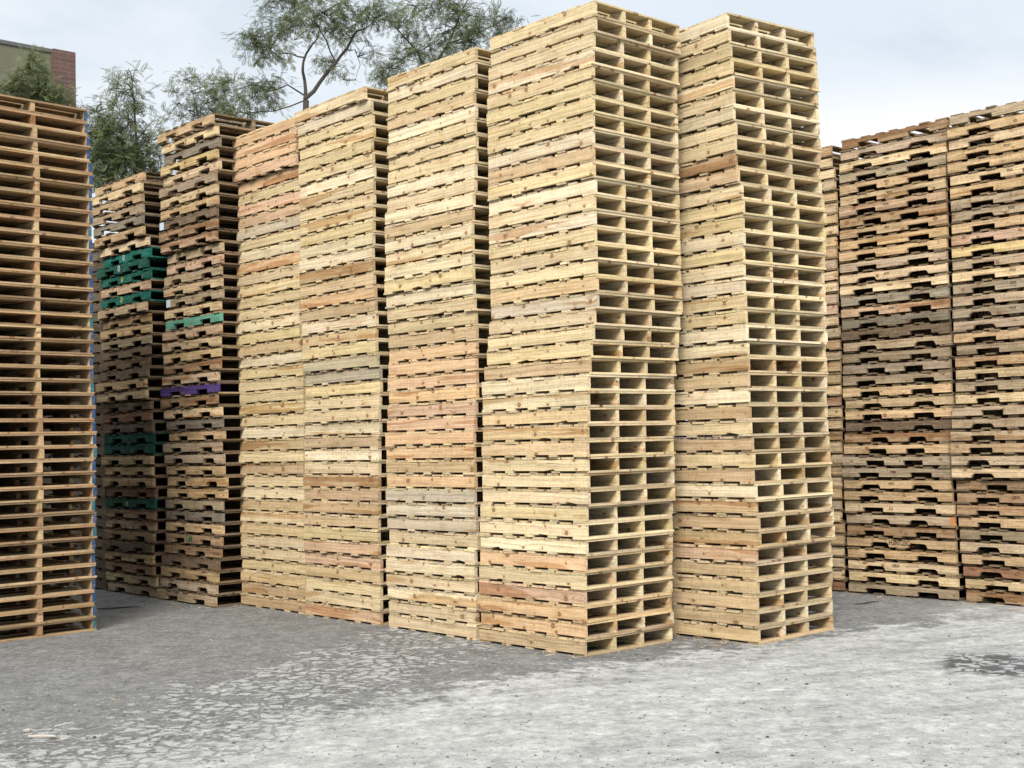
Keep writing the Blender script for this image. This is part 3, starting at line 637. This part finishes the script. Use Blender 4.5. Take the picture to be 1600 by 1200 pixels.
tree('broad feathery tree behind the stacks, its crown touching the corner stack',
     [[(None, 0, 0, .13), (668, 120, 0, .07)], [(668, 120, 0, .045), (650, 80, 0, .03), (620, 45, 0, .015), (600, 25, 0, .006)], [(668, 120, 0, .045), (700, 70, 0, .03), (720, 20, 0, .018), (740, -20, 0, .01)], [(700, 70, 0, .02), (750, 50, 0, .014), (790, 30, 0, .006)], [(650, 80, 0, .02), (610, 105, 0, .01), (590, 120, 0, .005)]],
     [(640, 25, 42, 30, 130), (690, 10, 45, 30, 130), (740, 20, 45, 35, 140), (780, 40, 30, 28, 90), (700, 50, 50, 25, 140), (745, 62, 45, 22, 110), (650, 85, 40, 22, 110), (690, 85, 50, 18, 100), (612, 100, 25, 20, 60), (597, 128, 20, 18, 50), (640, 60, 30, 18, 50), (805, 35, 14, 18, 20), (720, -25, 70, 30, 100), (625, 120, 30, 18, 60)], 24.5, 22, b2, dens=1.05)
b3 = at(212, 200, 19); b3 = Vector((b3.x, b3.y, 0))
tree('bushy feathery tree between the left edge stack and the weathered stacks',
     [[(None, 0, 0, .07), (215, 250, 0, .03), (212, 190, 0, .018), (206, 140, 0, .010), (204, 112, 0, .004)], [(214, 240, 0, .016), (170, 200, 0, .01), (150, 175, 0, .005)], [(214, 220, 0, .012), (235, 195, 0, .008), (245, 180, 0, .004)]],
     [(208, 122, 20, 12, 22), (190, 140, 22, 14, 30), (176, 158, 20, 14, 30), (210, 152, 20, 14, 32), (222, 172, 18, 16, 30), (160, 190, 30, 22, 80), (195, 195, 30, 24, 70), (170, 225, 38, 26, 150), (210, 235, 36, 26, 120), (150, 215, 22, 26, 80), (160, 260, 40, 26, 150), (210, 268, 40, 26, 140), (235, 240, 24, 20, 60), (132, 185, 14, 14, 26), (145, 165, 12, 8, 10), (240, 270, 24, 24, 90), (120, 235, 30, 40, 110), (155, 290, 40, 30, 140), (225, 215, 24, 20, 60), (180, 250, 40, 30, 140)], 19, 23, b3, dens=.95)
b4 = at(310, 190, 25); b4 = Vector((b4.x, b4.y, 0))
tree('sparse feathery tree showing above the taller weathered stack',
     [[(None, 0, 0, .08), (312, 200, 0, .03), (308, 165, 0, .015), (295, 130, 0, .006)], [(312, 190, 0, .012), (340, 155, 0, .008), (365, 130, 0, .004)], [(312, 190, 0, .012), (280, 160, 0, .007), (268, 130, 0, .003)]],
     [(290, 118, 22, 12, 40), (275, 140, 16, 12, 22), (308, 142, 22, 16, 50), (335, 135, 22, 16, 60), (362, 132, 20, 14, 40), (335, 160, 34, 18, 100), (365, 160, 28, 18, 70), (300, 170, 30, 16, 60), (270, 175, 20, 16, 30), (350, 180, 40, 14, 70), (250, 195, 12, 14, 20), (305, 195, 40, 18, 60)], 25, 24, b4, flen=(.11, .2))
b5 = at(60, 150, 24); b5 = Vector((b5.x, b5.y, 0))
tree('feathery tree in front of the olive building above the left edge stack',
     [[(None, 0, 0, .08), (60, 160, 0, .03), (58, 110, 0, .012), (55, 88, 0, .004)], [(60, 150, 0, .015), (30, 130, 0, .008), (10, 128, 0, .004)], [(60, 150, 0, .012), (90, 140, 0, .006)]],
     [(55, 96, 14, 12, 30), (58, 115, 22, 16, 70), (40, 130, 28, 16, 80), (65, 138, 32, 18, 100), (30, 150, 34, 18, 90), (60, 160, 45, 20, 140), (95, 152, 20, 14, 50), (10, 138, 16, 14, 40), (105, 175, 25, 20, 60), (0, 165, 30, 20, 60)], 24, 25, b5, flen=(.13, .24))

# ------------------------------------------------------------------ litter on the ground
def ground_pt(px, py):
    d = Fv * F_PX + Rv * (px - 800) - Uv * (py - 600); return Vector((0, 0, CAM_H)) + d * (-CAM_H / d.z)
rr = random.Random(3)
def stick(label, px, py, ln, ang, rad_, color, kink=.0, name='stick', cat='stick'):
    mb = MB(); n = 7; pts = []; R_ = []
    for i in range(n):
        t = i / (n - 1) - .5; pts.append(Vector((t * ln, kink * math.sin(t * 6) * ln + rr.gauss(0, .002), rad_ + rr.uniform(0, .002)))); R_.append(rad_ * (1 - .45 * abs(t) * 2) * rr.uniform(.85, 1.1))
    tube(mb, pts, R_, 6); me = mb.mesh(name, [W_OLD]); o = link(name, me); o.location = ground_pt(px, py); o.rotation_euler = (0, 0, rad(ang)); o.color = (*color, .2)
    tag(o, label, cat); return o
stick('pale broken stick lying at the bottom left of the yard', 66, 1154, .16, -6, .011, (.55, .5, .45), .03)
stick('short stub of branch beside the pale broken stick', 43, 1145, .05, 40, .012, (.5, .45, .4), .02)
stick('dark twig on the grey ground before the weathered stacks', 183, 951, .45, 8, .007, (.06, .05, .04), .06, 'twig', 'twig')
stick('thin pale splinter between the left stack and the frame bottom', 178, 1094, .09, -50, .004, (.5, .42, .3), .02, 'splinter', 'splinter')
stick('pale splinter just below the left edge stack', 64, 1019, .12, 60, .004, (.6, .52, .4), .02, 'splinter', 'splinter')
stick('pale splinter below the second new stack', 645, 1023, .12, 70, .005, (.6, .54, .42), .02, 'splinter', 'splinter')
stick('dark twig on the grey ground in front of the right stacks', 1355, 943, .3, 30, .007, (.07, .06, .05), .05, 'twig', 'twig')
stick('pale stub of wood on the ground by the weathered stacks', 222, 940, .16, 75, .008, (.42, .38, .33), .03, 'splinter', 'splinter')
# loose grit and chips: nobody could count them
mb = MB(); r = random.Random(77)
for _ in range(1500):
    px = r.uniform(-100, 1700); py = 930 + 290 * r.random() ** .8
    p = ground_pt(px, py); s = r.uniform(.002, .007) * (1 if r.random() < .93 else 2.0)
    if p.y > 12.5: continue
    b = len(mb.v); tn = r.choice([.25, .4, .6, .8, 1.1, 1.4]); a = r.uniform(0, 6.3)
    ring = [(math.cos(a + k * 1.257) * s * r.uniform(.7, 1.5), math.sin(a + k * 1.257) * s * r.uniform(.6, 1.1)) for k in range(5)]
    for (X, Y) in ring: mb.v.append((p.x + X, p.y + Y, 0.0002)); 
    for (X, Y) in ring: mb.v.append((p.x + X * .6, p.y + Y * .6, s * .7))
    mb.g += [(r.uniform(0, 9), 0, 0)] * 10; mb.t += [tn] * 10
    for k in range(5): mb.f.append((b + k, b + (k + 1) % 5, b + 5 + (k + 1) % 5, b + 5 + k)); mb.m.append(0)
    mb.f.append(tuple(b + 5 + k for k in range(5))); mb.m.append(0)
bases = [(Vector((*Dc, 0)), 0, 4.9), (Vector((1.8, 9.858, 0)), 0, .8), (Vector((*Rc, 0)), -1.3, 2.4), (Vector((*Bc, 0)), 0, 2.4)]
for _ in range(190):
    b0_, lo_, hi_ = r.choice(bases)
    if r.random() < .25: p = b0_ + Vv * r.uniform(0, 1.0) - Uu * abs(r.gauss(.02, .12))
    else: p = b0_ + Uu * r.uniform(lo_, hi_) - Vv * abs(r.gauss(.01, .14))
    ln, wd, th = r.uniform(.008, .05), r.uniform(.002, .006), r.uniform(.0015, .005); a = r.uniform(0, 3.14)
    ca_, sa_ = math.cos(a), math.sin(a); b = len(mb.v)
    for zz in (0.0003, th):
        for X, Y in ((-ln, -wd), (ln, -wd * .5), (ln * .9, wd * .6), (-ln, wd)): mb.v.append((p.x + X * ca_ - Y * sa_, p.y + X * sa_ + Y * ca_, zz))
    mb.g += [(r.uniform(0, 9), 0, 0)] * 8; mb.t += [r.uniform(.5, 1.15)] * 8
    for q in ((4, 5, 6, 7), (0, 1, 5, 4), (1, 2, 6, 5), (2, 3, 7, 6), (3, 0, 4, 7)): mb.f.append(tuple(b + k for k in q)); mb.m.append(1)
m2, nt = new_mat('wood_chips'); t = nt.node('ShaderNodeAttribute', dict(attribute_name='tone')).outputs['Fac']
finish(nt, nt.mix(1.0, nt.comb(t, t, t), (.50, .38, .24), 'MULTIPLY'), .9)
m, nt = new_mat('grit'); t = nt.node('ShaderNodeAttribute', dict(attribute_name='tone')).outputs['Fac']
cg = nt.mix(1.0, nt.comb(t, t, t), (.23, .22, .205), 'MULTIPLY'); finish(nt, cg, .9)
o = link('gravel', mb.mesh('gravel', [m, m2])); tag(o, 'loose grit and wood chips scattered over the yard', 'gravel', None, 'stuff')
print('objects', len(bpy.data.objects))
